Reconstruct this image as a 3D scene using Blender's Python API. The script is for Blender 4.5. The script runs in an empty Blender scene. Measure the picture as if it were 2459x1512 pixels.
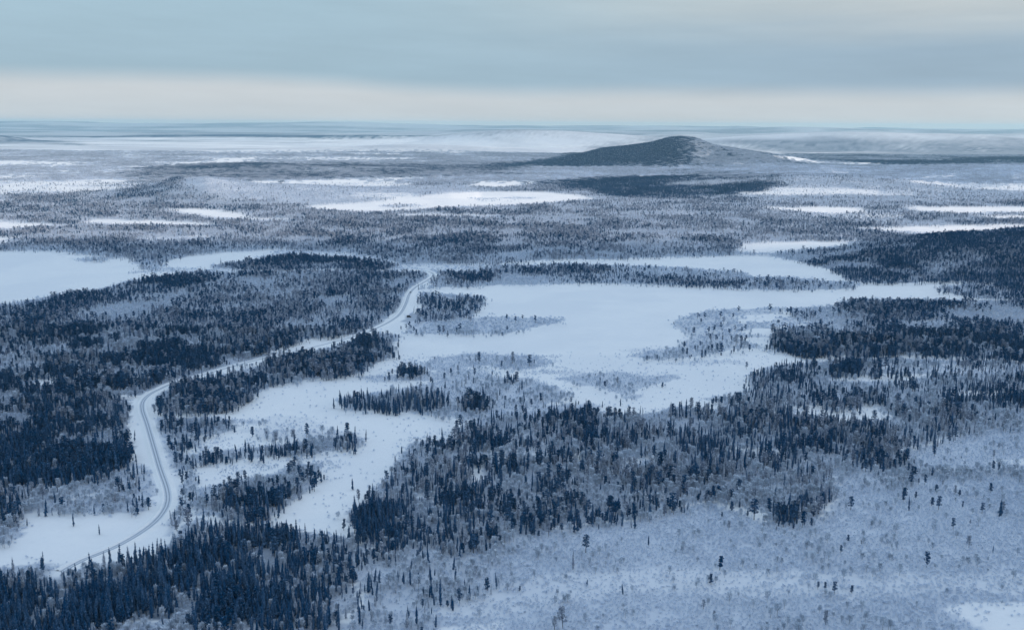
import bpy, math, random
import numpy as np
from mathutils import Matrix, Vector
C = bpy.context
S = C.scene
R = math.radians

# ------------------------------------------------------------------ camera
CAM_H = 320.0
PITCH, ROLL, FPX = 10.94, 0.29, 2360.0      # the picture is handled as 2459 x 1512 units
cam_d = bpy.data.cameras.new('camera'); cam = bpy.data.objects.new('camera', cam_d)
S.collection.objects.link(cam); S.camera = cam
cam_d.sensor_width = 36.0; cam_d.lens = 36.0 * FPX / 2459.0
cam_d.clip_start = 1.0; cam_d.clip_end = 200000.0
MW = Matrix.Translation((0, 0, CAM_H)) @ Matrix.Rotation(R(90 - PITCH), 4, 'X') @ Matrix.Rotation(R(ROLL), 4, 'Z')
cam.matrix_world = MW
RM = np.array(MW.to_3x3())

# ------------------------------------------------------------------ light
SUN_AZ, SUN_EL = 80.0, 15.5                  # degrees right of the view, above the horizon
sd = Vector((math.sin(R(SUN_AZ)) * math.cos(R(SUN_EL)), math.cos(R(SUN_AZ)) * math.cos(R(SUN_EL)), math.sin(R(SUN_EL))))
sun_d = bpy.data.lights.new('sun', 'SUN'); sun_d.energy = 5.0; sun_d.angle = R(4.0); sun_d.color = (1.0, 0.76, 0.56)
sun = bpy.data.objects.new('sun', sun_d); S.collection.objects.link(sun)
sun.rotation_euler = (-sd).to_track_quat('-Z', 'Y').to_euler(); sun.location = sd * 3000

S.view_settings.view_transform = 'Standard'; S.view_settings.look = 'None'
S.view_settings.exposure = 0.0; S.view_settings.gamma = 1.0
S.cycles.max_bounces = 5; S.cycles.diffuse_bounces = 2; S.cycles.volume_bounces = 1
S.cycles.transparent_max_bounces = 8; S.cycles.use_denoising = True
S.cycles.caustics_reflective = False; S.cycles.caustics_refractive = False

W = bpy.data.worlds.new('World'); S.world = W; W.use_nodes = True
nt = W.node_tree; nt.nodes.clear(); N = nt.nodes; L = nt.links

class NB:
    """small node helper"""
    def __init__(s, t): s.t = t
    def n(s, typ, **kw):
        x = s.t.nodes.new(typ)
        for k, v in kw.items(): setattr(x, k, v)
        return x
    def put(s, sock, v):
        if isinstance(v, bpy.types.NodeSocket): s.t.links.new(v, sock)
        elif v is not None: sock.default_value = v
    def m(s, op, a, b=None, c=None, clamp=False):
        x = s.n('ShaderNodeMath', operation=op, use_clamp=clamp)
        s.put(x.inputs[0], a); s.put(x.inputs[1], b)
        if c is not None: s.put(x.inputs[2], c)
        return x.outputs[0]
    def sm(s, v, a, b):
        x = s.n('ShaderNodeMapRange', interpolation_type='SMOOTHSTEP')
        s.put(x.inputs[0], v); s.put(x.inputs[1], a); s.put(x.inputs[2], b); return x.outputs[0]
    def mix(s, f, a, b):
        x = s.n('ShaderNodeMix', data_type='RGBA')
        s.put(x.inputs[0], f); s.put(x.inputs[6], a if isinstance(a, bpy.types.NodeSocket) else (*a, 1))
        s.put(x.inputs[7], b if isinstance(b, bpy.types.NodeSocket) else (*b, 1)); return x.outputs[2]
    def noise(s, vec, scale, detail=3, rough=.5):
        x = s.n('ShaderNodeTexNoise'); s.put(x.inputs['Vector'], vec)
        x.inputs['Scale'].default_value = scale; x.inputs['Detail'].default_value = detail
        x.inputs['Roughness'].default_value = rough; return x.outputs[0]

b = NB(nt)
tc = b.n('ShaderNodeTexCoord'); sx = b.n('ShaderNodeSeparateXYZ'); L.new(tc.outputs['Generated'], sx.inputs[0])
el = b.m('MULTIPLY', b.m('ARCSINE', sx.outputs[2]), 57.2958)
az = b.m('MULTIPLY', b.m('ARCTAN2', sx.outputs[0], sx.outputs[1]), 57.2958)
cv = b.n('ShaderNodeCombineXYZ'); b.put(cv.inputs[0], b.m('MULTIPLY', az, .05)); b.put(cv.inputs[1], b.m('MULTIPLY', el, .45))
streak = b.noise(cv.outputs[0], 1.0, 4, .55)
cv2 = b.n('ShaderNodeCombineXYZ'); b.put(cv2.inputs[0], b.m('MULTIPLY', az, .045)); cv2.inputs[1].default_value = 3.7
edge_n = b.noise(cv2.outputs[0], 1.6, 2, .5)
edge = b.m('ADD', b.m('ADD', 2.55, b.m('MULTIPLY', b.sm(az, -16.0, 1.0), -0.62)), b.m('MULTIPLY', b.m('SUBTRACT', edge_n, .5), .5))
band = b.sm(b.m('SUBTRACT', el, edge), -0.75, 0.55)
right = b.sm(az, -12.0, 24.0)
hi1 = b.mix(right, (.375, .52, .62), (.345, .465, .575))      # just above the pale band
hi2 = b.mix(right, (.39, .545, .645), (.56, .61, .625))       # top of the picture
hi = b.mix(b.sm(b.m('ADD', el, b.m('MULTIPLY', b.m('SUBTRACT', streak, .5), 3.5)), 3.2, 7.4), hi1, hi2)
lo = b.mix(b.sm(el, -0.1, 1.0), (.64, .635, .64), (.605, .645, .675))
low = b.mix(band, lo, hi)
cv3 = b.n('ShaderNodeCombineXYZ'); b.put(cv3.inputs[0], b.m('MULTIPLY', b.m('ADD', az, b.m('MULTIPLY', el, 2.5)), .11)); b.put(cv3.inputs[1], b.m('MULTIPLY', el, .9)); cv3.inputs[2].default_value = 5.0
wisp = b.noise(cv3.outputs[0], 1.0, 6, .62)
mot = b.m('ADD', .845, b.m('ADD', b.m('MULTIPLY', streak, .13), b.m('MULTIPLY', wisp, .20)))
vm = b.n('ShaderNodeVectorMath', operation='SCALE'); L.new(low, vm.inputs[0]); L.new(mot, vm.inputs[3])
up = b.mix(b.sm(el, 7.5, 26.0), vm.outputs[0], (.63, .80, .99))
sky = b.n('ShaderNodeTexSky', sky_type='NISHITA', sun_disc=False, sun_elevation=R(SUN_EL), sun_rotation=R(SUN_AZ), altitude=300)
sky.air_density = 1.0; sky.dust_density = 1.0; sky.ozone_density = 2.0
sc10 = b.n('ShaderNodeVectorMath', operation='SCALE'); L.new(up, sc10.inputs[0]); sc10.inputs[3].default_value = 10.0
veil = b.m('ADD', .97, b.m('MULTIPLY', b.sm(el, 8.0, 40.0), -.12))   # cloud veil, thinner overhead
skyc = b.mix(veil, sky.outputs[0], sc10.outputs[0])
bg = b.n('ShaderNodeBackground'); L.new(skyc, bg.inputs[0]); bg.inputs[1].default_value = 0.1
wo = b.n('ShaderNodeOutputWorld'); L.new(bg.outputs[0], wo.inputs[0])

# ------------------------------------------------------------------ helpers
rng = np.random.default_rng(7); random.seed(7)

def link(o, col=None): (col or S.collection).objects.link(o); return o

def vnoise(x, y, seed):
    xi = np.floor(x).astype(np.int64); yi = np.floor(y).astype(np.int64)
    fx = x - xi; fy = y - yi; fx = fx*fx*(3-2*fx); fy = fy*fy*(3-2*fy)
    def h(a, c):
        n = (a*374761393 + c*668265263 + seed*1442695041) & 0xFFFFFFFF
        n = ((n ^ (n >> 13)) * 1274126177) & 0xFFFFFFFF
        n = ((n ^ (n >> 16)) * 2246822519) & 0xFFFFFFFF
        return ((n ^ (n >> 15)) & 0xFFFF) / 65535.0
    return (h(xi, yi)*(1-fx) + h(xi+1, yi)*fx)*(1-fy) + (h(xi, yi+1)*(1-fx) + h(xi+1, yi+1)*fx)*fy

def fbm(x, y, s, seed, octv=4):
    v = 0; a = .5; t = 0
    for i in range(octv):
        v = v + a*vnoise(x/s, y/s, seed+i*17); t += a; a *= .5; s *= .5
    return v/t

def sstep(a, c, x):
    t = np.clip((x-a)/(c-a), 0, 1); return t*t*(3-2*t)

def project(x, y, z):
    d = np.stack([x, y, z - CAM_H], -1) @ RM
    w = np.maximum(-d[..., 2], 1e-3)
    return 1229.5 + d[..., 0]/w*FPX, 756 - d[..., 1]/w*FPX

def ground_at(u, v, z=0.0):
    d = RM @ np.array([u-1229.5, 756-v, -FPX]); t = (z-CAM_H)/d[2]
    return d[0]*t, d[1]*t

# ------------------------------------------------------------------ terrain height
def ridge(x, y, Y, pts, front, back):
    """a hill whose skyline passes through the picture points PTS when its crest lies Y metres away"""
    u = 1229.5 + x/np.maximum(y, 1)*2318.0*1.018
    ps = np.array(pts, float)
    hh = CAM_H - Y*(ps[:, 1] - (299 + (ps[:, 0]-1229.5)*.00506))/FPX*1.03
    h = np.interp(u, ps[:, 0], np.maximum(hh, 0), left=0, right=float(max(hh[-1], 0)) if pts[-1][0] > 2400 else 0)
    if pts[0][0] < 50: h = np.where(u < ps[0, 0], max(hh[0], 0), h)
    d = y - Y
    f = np.where(d < 0, sstep(-front, 0, d), 1 - sstep(0, back, d))
    return h*f

def height(x, y):
    h = 2.2*fbm(x, y, 260, 3, 3)
    h = h*sstep(450, 900, y)
    h = np.maximum(h, ridge(x, y, 8900, [(1180,400),(1250,394),(1350,381),(1400,365),(1440,354),(1500,348),(1560,340),(1600,329),(1625,327),(1660,330),(1700,345),(1780,358),(1850,368),(1950,386),(2060,398)], 1150, 2200))
    h = np.maximum(h, ridge(x, y, 7000, [(1500,412),(1700,402),(1850,394),(1950,392),(2050,396),(2150,397),(2300,394),(2400,391),(2470,390)], 2500, 700))
    h = np.maximum(h, ridge(x, y, 5500, [(1330,440),(1400,434),(1500,429),(1590,424),(1700,420),(1800,416),(1900,412),(2050,416),(2200,425),(2350,440)], 1000, 900))
    h = np.maximum(h, ridge(x, y, 4550, [(230,462),(300,447),(350,438),(430,425),(500,419),(560,428),(640,434),(800,441),(950,447),(1080,450),(1150,458)], 700, 500))
    h = np.maximum(h, ridge(x, y, 6900, [(250,420),(350,406),(450,397),(600,391),(720,393),(900,398),(1100,402),(1250,408)], 800, 900))
    h = np.maximum(h, ridge(x, y, 16500, [(0,321),(40,325),(100,334),(160,341),(240,350),(300,356)], 1700, 3000))
    # the dark slope at the right edge
    h = np.maximum(h, ridge(x, y, 2480, [(1850,596),(2000,588),(2100,580),(2200,569),(2300,559),(2400,550),(2470,545)], 640, 450))
    h = np.maximum(h, ridge(x, y, 11800, [(2120,372),(2250,384),(2330,381),(2400,379),(2470,378)], 1300, 800))
    far = sstep(12500, 30000, y)*(.35 + .65*sstep(-9000, 3000, x))
    h = np.maximum(h, far*(20 + 420*np.maximum(fbm(x*.5, y*1.1, 4200, 21, 3)-.15, 0)**1.3))
    h = np.maximum(h, sstep(9500, 12500, y)*(.3 + .7*sstep(-6000, 1000, x))*250*np.maximum(fbm(x*.45, y*1.3, 2600, 27, 3)-.42, 0)/.4)
    rim = np.exp(-((y-41000)/5500)**2)
    h = np.maximum(h, rim*(296 + 300*(fbm(x, y*0+3, 6500, 5, 4)-.45)))
    return h

# ------------------------------------------------------------------ cover maps traced from the photograph
K = 0.5
MWID, MHEI = int(2459*K), int(1512*K)
cov = np.zeros((6, MHEI, MWID), np.float32)      # conifer, birch, scrub, spruce share, frost, zone
yy = (np.arange(MHEI)+.5)/K
xx = (np.arange(MWID)+.5)/K
zones = ['']
def paint(poly, c=None, b_=None, s=None, p=None, f=None, z=None):
    n = len(poly); m = np.zeros((MHEI, MWID), bool)
    vs = [q[1] for q in poly]; us = [q[0] for q in poly]
    r0 = max(0, int(min(vs)*K)-1); r1 = min(MHEI, int(max(vs)*K)+2)
    for r in range(r0, r1):
        y = yy[r]; xs = []
        for i in range(n):
            (x0, y0), (x1, y1) = poly[i], poly[(i+1) % n]
            if (y0 <= y) != (y1 <= y): xs.append(x0 + (y-y0)*(x1-x0)/(y1-y0))
        xs.sort()
        for a, e in zip(xs[::2], xs[1::2]): m[r] |= (xx >= a) & (xx <= e)
    if z is not None:
        if z not in zones: zones.append(z)
        cov[5][m] = zones.index(z)
    for k, v in enumerate((c, b_, s, p, f)):
        if v is not None: cov[k][m] = v
def opens(poly, s=0.0): paint(poly, 0, 0, s)
def blob(u, v, w, h, **kw):
    paint([(u+w*math.cos(a*math.pi/8)*(1+.2*math.sin(a*2.3+u)), v+h*math.sin(a*math.pi/8)*(1+.2*math.sin(a*1.7+v))) for a in range(16)], **kw)
def scrub(poly, s=1.0, c=0.0, b_=0.0, **kw): paint(poly, c, b_, s, **kw)

X0, X1 = -10, 2470
# far land, by bands (everything beyond about 9 km is ground cover only)
paint([(X0,280),(X1,280),(X1,335),(1700,330),(700,331),(X0,331)], 1.3, .3, .3, .5, .2)
paint([(X0,331),(700,331),(1560,322),(1450,352),(900,356),(700,365),(330,400),(X0,412)], .30, .42, .3, .5, .6)
paint([(650,360),(1560,352),(1560,412),(600,412)], .42, .5, .3, .5, .55)
paint([(1560,318),(X1,325),(X1,400),(1560,405)], .75, .35, .3, .5, .35)
paint([(X0,405),(X1,395),(X1,625),(X0,740)], .42, .7, .9, .45, .72, z='far')
paint([(X0,345),(80,343),(240,352),(180,340),(90,332),(40,326)], .9, .1, .3, .5, .2)
paint([(X0,395),(330,402),(300,440),(X0,445)], .2, .45, .3, .5, .7)
paint([(330,405),(450,396),(600,390),(720,392),(1250,400),(1200,420),(700,430),(600,434),(330,436)], .9, .4, .5, .5, .25)
# the fell and its dark spurs
paint([(1180,402),(1250,393),(1350,379),(1430,352),(1560,338),(1620,325),(1665,328),(1640,360),(1700,355),(1680,385),(1640,398),(1290,400)], 1.6, .0, .5, .8, .0)
paint([(1665,330),(1700,346),(1740,356),(1730,385),(1680,400),(1640,398),(1680,380),(1660,355)], .8, .4, .5, .8, .35)
paint([(1665,328),(1700,342),(1850,366),(1950,384),(2060,398),(1800,410),(1660,400),(1700,370),(1650,350)], .45, .7, .5, .6, .6)
paint([(1330,436),(1450,429),(1600,425),(1640,421),(1760,424),(1720,432),(1860,440),(1840,455),(1740,468),(1560,474),(1460,470),(1420,455),(1350,452)], 1.6, .02, .5, .8, .0)
paint([(1640,402),(1690,352),(1780,361),(1900,382),(2010,400),(2000,428),(1920,462),(1800,478),(1700,480),(1600,474),(1740,468),(1840,455),(1860,440),(1720,432),(1640,421)], .72, .5, .6, .6, .30)
paint([(1620,432),(1760,428),(1800,436),(1700,446),(1600,444)], .6, .5, .5, .8, .4)
paint([(1560,400),(1800,390),(2100,400),(X1,392),(X1,480),(1900,488),(1760,470),(1900,445),(1860,425)], .16, .95, .9, .5, .85, z='far')
paint([(2000,385),(2200,386),(2300,384),(2320,380),(X1,377),(X1,392),(2300,394),(2050,397)], 1.2, .1, .5, .6, .05)
paint([(1185,394),(1290,392),(1290,400),(1185,400)], 1.0, .1, .5, .6, .1)
paint([(1665,328),(1700,342),(1850,366),(1900,382),(1800,396),(1700,398),(1640,400)], .8, .4, .5, .6, .35)
opens([(1800,358),(1870,363),(1895,373),(1960,386),(2015,394),(1930,392),(1870,380),(1850,372)])
opens([(2010,391),(2040,389),(2125,391),(2135,396),(2020,396)])
opens([(2110,354),(2150,354),(2150,359),(2115,359)]); opens([(2320,356),(2390,360),(2400,366),(2330,364)])
opens([(2180,433),(2275,435),(2270,438),(2190,437)])
opens([(700,403),(1050,405),(1050,407),(700,406)], .2)
# bright streaks in the left distance
for q in ([(0,385),(220,388),(200,394),(0,392)], [(130,408),(300,412),(290,418),(140,414)], [(0,423),(160,421),(170,426),(0,430)], [(200,431),(350,432),(350,436),(210,436)],
          [(0,447),(75,449),(60,454),(0,453)], [(130,446),(282,449),(250,453),(140,454)]): opens(q)
paint([(230,440),(420,430),(350,470),(160,462)], .75, .3, .6, .6, .25)
paint([(420,430),(500,422),(640,436),(1090,445),(1180,458),(1000,468),(860,486),(740,490),(620,480),(480,470)], .04, .9, .9, .5, 1)
paint([(230,470),(330,460),(430,470),(560,492),(640,500),(560,512),(420,497),(300,488)], .8, .4, .9, .5, .3)
paint([(270,470),(430,440),(560,480),(640,500),(560,512),(420,495),(300,485)], .5, .6, .9, .5, .4)
paint([(X0,455),(280,465),(420,497),(600,520),(700,530),(500,600),(340,610),(X0,600)], .45, .65, 1, .5, .55, z='far')
opens([(590,435),(700,433),(900,427),(1090,422),(1100,427),(900,436),(700,440),(620,440)])
opens([(735,492),(800,488),(880,484),(950,477),(1010,470),(1060,464),(1150,458),(1290,457),(1390,467),(1440,478),(1330,486),(1200,493),(1100,497),(980,504),(860,508),(760,501)])
scrub([(920,492),(1000,490),(1020,496),(940,498)], .7, .1, .2); scrub([(1130,476),(1290,474),(1280,480),(1150,482)], .5, .0, .1)
opens([(1115,434),(1300,434),(1310,440),(1200,450),(1130,446)]); opens([(944,511),(1203,512),(1190,521),(960,520)], .35)
opens([(1480,424),(1570,421),(1570,425),(1490,427)])
opens([(373,498),(480,497),(590,510),(600,519),(725,524),(725,530),(600,527),(500,522),(420,506)])
opens([(200,522),(400,527),(530,534),(535,541),(450,541),(300,540),(210,536)]); opens([(X0,530),(90,532),(190,540),(100,543),(10,550),(X0,549)])
opens([(302,568),(420,565),(524,564),(500,572),(350,576)], .2); opens([(X0,565),(55,567),(20,585),(X0,590)])
opens([(650,524),(720,523),(720,529),(650,529)])
opens([(1841,497),(1960,494),(2070,498),(2080,505),(2000,514),(1930,508),(1860,503)])
opens([(2170,492),(2300,495),(X1,495),(X1,509),(2300,513),(2200,506)]); opens([(2350,517),(X1,516),(X1,525),(2390,523)])
opens([(1700,540),(2060,545),(2200,540),(X1,536),(X1,546),(2340,556),(2260,561),(2180,557),(2060,547)])
opens([(1785,583),(1900,577),(2070,577),(2040,587),(1990,593),(1900,604),(1800,607),(1770,598)])
paint([(1050,505),(1290,500),(1290,515),(1100,515)], .7, .4, .7, .5, .25)
# wide mixed forest across the middle
paint([(640,530),(900,525),(1250,530),(1560,540),(1780,570),(1780,595),(1600,612),(1300,620),(1050,630),(950,632),(850,618),(720,595),(640,585)], .5, .7, 1, .35, .6, z='wide frosted forest across the middle distance')
paint([(700,555),(900,545),(1250,560),(1500,575),(1300,600),(1000,605),(780,590)], .7, .45, 1, .35, .45)
# big left lake, isle and strips
opens([(X0,598),(60,600),(150,603),(270,615),(330,622),(340,645),(400,632),(440,612),(520,605),(600,600),(640,597),(690,594),(700,603),(660,612),(620,625),(560,632),(520,638),(500,646),(430,653),(400,662),(330,674),(250,692),(150,706),(100,716),(X0,728)])
paint([(340,632),(360,618),(385,622),(405,640),(390,650),(350,646)], .1, .8, 1, .3, .5)
scrub([(195,622),(260,615),(265,624),(200,628)], 1, .3, .5); scrub([(290,652),(380,646),(390,652),(300,656)], .8, .05, .2); scrub([(400,640),(480,642),(480,650),(390,652)], .6)
opens([(690,596),(900,612),(960,632),(1160,632),(1160,650),(1050,652),(940,655),(860,648),(600,652),(480,655),(560,632)], .55)
paint([(520,637),(580,625),(700,610),(850,622),(950,634),(935,646),(800,646),(560,645)], .95, .3, 1, .4, .15, z='dark wooded strip behind the big left forest')
paint([(780,655),(900,650),(1020,652),(1030,662),(900,668),(780,664)], .95, .3, 1, .4, .1)
# near left forest
paint([(X0,740),(100,717),(260,692),(400,663),(520,655),(700,655),(900,668),(1000,662),(985,690),(960,740),(920,775),(880,800),(750,812),(700,830),(560,842),(350,850),(X0,830)], .78, .55, 1, .3, .35, z='big forest below the left lake')
paint([(X0,740),(100,718),(400,664),(520,657),(560,668),(200,730),(X0,770)], 1.0, .2, 1, .35, .12)
paint([(X0,770),(200,760),(400,790),(560,800),(400,812),(X0,820)], .9, .4, 1, .35, .2)
paint([(X0,822),(120,820),(250,790),(420,800),(560,840),(640,850),(740,835),(600,870),(480,900),(420,915),(350,900),(X0,905)], .14, .6, 1, .3, .5, z='pale scrubby clearing left of the road')
for (u, v, w, h) in [(213,825,30,9),(400,835,90,13),(420,862,110,18),(520,842,60,10),(600,830,90,14),(640,820,60,14),(150,860,60,5),(250,865,60,5),(110,893,20,16),(170,895,35,9),(440,895,24,5)]:
    blob(u, v, w, h, c=1.0, b_=.25, s=1, p=.3, f=.08)
paint([(X0,905),(60,900),(80,912),(75,932),(X0,935)], 1.1, .2, 1, .4, .05)
paint([(140,912),(240,905),(330,903),(417,898),(400,918),(340,945),(250,935),(150,930)], 1.1, .2, 1, .35, .05)
paint([(X0,935),(100,930),(300,935),(305,948),(X0,960)], .45, .5, 1, .4, .3)
paint([(X0,955),(100,945),(312,952),(305,1000),(308,1060),(312,1100),(250,1130),(230,1150),(100,1155),(X0,1165)], 1.35, .18, 1, .5, .08, z='dense dark forest left of the road bend')
paint([(X0,1155),(100,1155),(250,1140),(310,1110),(370,1130),(375,1210),(340,1230),(200,1230),(80,1225),(40,1250),(60,1290),(X0,1300)], .12, .5, 1, .7, .35, z='pale scrub between the dark forest and the left bog')
paint([(X0,1150),(45,1150),(40,1215),(20,1250),(X0,1260)], 1.2, .2, 1, .8, .1)
opens([(60,1240),(90,1227),(160,1228),(220,1235),(365,1222),(380,1245),(380,1260),(330,1290),(250,1340),(200,1350),(100,1352),(X0,1358),(X0,1295),(50,1290)])
opens([(140,1185),(240,1180),(250,1192),(160,1200)], .4)
# right of the road, far part
paint([(1000,700),(1070,705),(1175,712),(1150,760),(1060,792),(960,795),(985,760),(1015,740)], .6, .45, 1, .3, .2, z='small wood between the road and the frozen lake')
paint([(1060,655),(1180,650),(1250,638),(1400,634),(1600,645),(1780,648),(1795,663),(1750,688),(1600,684),(1200,682),(1070,672)], .2, .75, 1, .4, .4, z='wooded spit north of the frozen lake')
paint([(1180,650),(1250,637),(1400,633),(1480,640),(1460,652),(1250,657)], .9, .4, 1, .5, .1)
paint([(1380,665),(1560,660),(1780,668),(1750,688),(1600,684),(1400,682)], .6, .5, 1, .5, .15)
paint([(1080,657),(1190,655),(1180,672),(1090,670)], 1.0, .2, 1, .4, .1)
opens([(1160,636),(1300,624),(1500,619),(1640,616),(1780,611),(1870,611),(1900,622),(1980,635),(2005,650),(1900,666),(1810,670),(1770,652),(1640,642),(1400,633),(1250,637)])
opens([(1060,690),(1200,683),(1350,680),(1500,681),(1700,687),(1760,692),(1900,700),(2060,693),(2060,678),(2090,676),(2250,678),(2330,682),(2240,690),(2340,705),(2345,718),(2240,721),(2200,711),(2100,708),(2020,722),(1930,745),(1870,752),(1760,742),(1690,745),(1640,760),(1650,790),(1660,815),(1640,835),(1570,845),(1500,852),(1280,851),(1150,851),(1040,855),(960,838),(950,815),(960,805),(1130,803),(1210,803),(1370,795),(1370,770),(1200,765),(1160,757),(1180,735),(1170,712),(1080,700)])
paint([(1690,684),(1800,664),(1950,668),(2060,680),(2050,692),(1900,697),(1750,692)], .2, .7, 1, .4, .3, z='low wooded shore right of the frozen lake')
paint([(1700,685),(1780,672),(1800,682),(1740,690)], .9, .3, 1, .4, .1)
scrub([(985,772),(1100,764),(1200,760),(1370,764),(1340,774),(1280,784),(1230,800),(1080,802),(960,802)], 1, .03, .3, z='low scrub along the near shore of the frozen lake')
scrub([(1620,770),(1660,752),(1770,740),(1875,738),(1885,748),(1800,757),(1740,764),(1920,760),(1960,775),(1800,790),(1760,800),(1880,805),(1790,818),(1860,840),(1700,850),(1560,862),(1500,856),(1580,842),(1640,835),(1660,812),(1640,790)], .8, .03, .25, z='scrubby shore on the right of the frozen lake')
opens([(1770,768),(1870,760),(1880,768),(1800,776)]); opens([(1760,808),(1920,805),(1900,816),(1790,822)])
opens([(940,795),(990,762),(1002,735),(1012,702),(1035,682),(1018,680),(985,705),(965,752),(905,800),(930,808)])
# bog between the lake and the spruce band
opens([(940,855),(1040,856),(1280,852),(1500,852),(1560,862),(1700,850),(1800,838),(1930,838),(1970,866),(1880,878),(1800,890),(1790,945),(1700,950),(1735,975),(1720,992),(1500,1004),(1400,992),(1300,988),(1180,1000),(860,905),(900,880)], .06)
scrub([(990,884),(1040,862),(1150,850),(1290,853),(1335,868),(1260,885),(1150,880),(1060,890)], 1, .01, .15, z='long scrubby island in the bog')
scrub([(1330,908),(1400,895),(1480,893),(1560,905),(1625,915),(1560,925),(1500,948),(1440,932)], 1, .01, .15)
scrub([(1280,886),(1390,890),(1400,897),(1300,895)], .7); scrub([(1540,905),(1620,900),(1640,912),(1560,916)], .8, .0, .1); scrub([(1500,948),(1550,945),(1545,956),(1500,956)], 1, .0, .2)
scrub([(1560,870),(1700,862),(1800,866),(1790,873),(1600,876)], .45); scrub([(1700,955),(1790,947),(1850,950),(1860,970),(1740,968)], 1, .1, .3)
scrub([(1480,840),(1600,836),(1600,842),(1500,845)], .4)
# band of scattered trees, right middle
paint([(1800,905),(1850,880),(1960,868),(2060,860),(2200,862),(X1,868),(X1,985),(2350,975),(2250,990),(2150,1000),(1990,1000),(1940,990),(1740,985),(1790,940)], .42, .5, 1, .72, .18, z='scattered trees on the right-hand bog')
paint([(1860,838),(1930,800),(2000,790),(1980,740),(2030,722),(2100,716),(2250,722),(X1,722),(X1,862),(2300,858),(2200,852),(1960,852)], 1.0, .35, 1, .25, .15, z='dark forest at the right edge below the dark slope')
paint([(1880,740),(2000,735),(2010,790),(1930,800),(1860,835),(1860,790),(1960,775)], .35, .6, 1, .3, .25)
scrub([(2150,770),(2300,765),(2350,775),(2180,782)], 1, .25, .5)
paint([(1986,866),(2060,860),(2070,890),(2000,902)], 1.3, .1, 1, .3, .02); paint([(1870,898),(1960,890),(1960,915),(1880,920)], .9, .3, 1, .7, .1)
opens([(2003,905),(2080,898),(2250,898),(2250,906),(2100,915),(2003,914)]); opens([(2283,941),(2360,938),(X1,940),(X1,952),(2300,956)])
scrub([(2070,875),(X1,872),(X1,895),(2080,894)], .7, .10, .25)
# dark slope at the right edge
paint([(1850,612),(1990,597),(2100,582),(2250,562),(X1,545),(X1,708),(2380,698),(2330,672),(2200,678),(2060,678),(2000,655),(1950,632)], 1.5, .12, 1, .45, .03, z='dark wooded slope at the right edge')
paint([(1850,612),(1990,600),(2060,600),(1980,625),(1900,625)], .5, .6, 1, .4, .2); paint([(2200,625),(2330,600),(2380,612),(2300,650),(2230,648)], .7, .5, 1, .4, .2)
paint([(2250,690),(2340,672),(X1,700),(X1,722),(2345,718)], .5, .5, 1, .4, .2); opens([(2350,676),(2385,674),(2380,685),(2350,684)])
# left bog right of the road
opens([(380,998),(470,995),(560,985),(640,935),(760,920),(860,905),(1060,905),(1150,1010),(1150,1050),(1000,1062),(930,1130),(850,1180),(840,1220),(780,1290),(700,1285),(610,1268),(700,1210),(770,1150),(740,1105),(440,1175),(425,1130),(470,1090),(420,1040)], .04)
paint([(360,960),(430,915),(600,880),(680,855),(780,838),(900,800),(960,806),(955,830),(925,850),(880,890),(780,905),(640,925),(600,960),(540,985),(400,995)], .4, .5, 1, .35, .25, z='narrow wood between the road and the bog')
paint([(640,865),(740,850),(830,850),(890,830),(925,845),(880,890),(780,892),(660,895)], 1.05, .3, 1, .3, .05); paint([(850,810),(920,805),(930,835),(860,850)], .9, .3, 1, .3, .05)
paint([(430,915),(600,905),(598,955),(540,970),(400,985),(370,960)], .75, .4, 1, .35, .15); blob(525, 978, 26, 8, c=1.2, b_=.2, s=1, p=.4, f=.05)
scrub([(360,1000),(480,1003),(548,1010),(550,1035),(520,1042),(420,1044),(430,1090),(470,1120),(430,1140),(395,1100),(370,1030)], 1, .12, .35, z='scrub edging the road beside the bog')
paint([(372,1008),(430,1004),(550,1008),(552,1030),(500,1038),(380,1028)], 1.25, .15, 1, .55, .03, z='dark copse on the bog just right of the road')
blob(440, 1065, 28, 16, c=.8, b_=.3, s=1, p=.6, f=.1); blob(600, 1012, 50, 5, b_=.15, s=.9)
scrub([(440,1095),(560,1080),(640,1072),(700,1062),(800,1050),(872,1058),(860,1075),(700,1092),(560,1105),(470,1115)], 1, .2, .35, p=.8, z='line of trees across the left part of the bog')
paint([(590,1078),(700,1068),(780,1050),(850,1052),(850,1066),(740,1084),(600,1086)], .95, .3, 1, .8, .05); paint([(500,1090),(560,1084),(560,1102),(500,1106)], 1.0, .3, 1, .5, .05)
scrub([(640,1000),(730,1005),(790,1030),(780,1040),(700,1045),(620,1035)], .35, .0, .05); scrub([(560,1035),(700,1030),(860,1042),(830,1050),(640,1055)], .5, .04, .2)
paint([(460,1210),(470,1170),(560,1150),(640,1140),(700,1112),(760,1115),(750,1150),(700,1200),(660,1240),(560,1250),(480,1240)], .22, .55, 1, .4, .15, z='oval copse between the road and the white bog')
paint([(530,1170),(600,1148),(650,1140),(690,1160),(660,1200),(650,1235),(570,1245),(530,1225)], 1.15, .25, 1, .35, .05)
scrub([(870,905),(1000,895),(1100,885),(1180,895),(1150,910),(900,918)], .9, .04, .15); blob(988, 893, 26, 7, c=1.5, b_=.1, s=1, p=.4, f=.02, z='small dark copse on the bog island')
paint([(790,960),(900,945),(1000,925),(1100,905),(1250,903),(1330,925),(1382,945),(1300,970),(1330,988),(1200,998),(1100,1005),(950,985),(830,988)], .05, .3, 1, .8, .2, z='scrubby island in the middle of the bog')
paint([(805,958),(870,948),(1000,945),(1060,935),(1060,975),(960,985),(900,980),(810,975)], .5, .35, 1, .92, .05, z='row of slender spruces on the bog island')
blob(1126, 967, 32, 11, c=1.6, b_=.1, s=1, p=.25, f=.02, z='dark copse in the middle of the bog'); blob(1214, 913, 20, 6, c=1.5, b_=.1, s=1, p=.3, f=.02)
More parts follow.
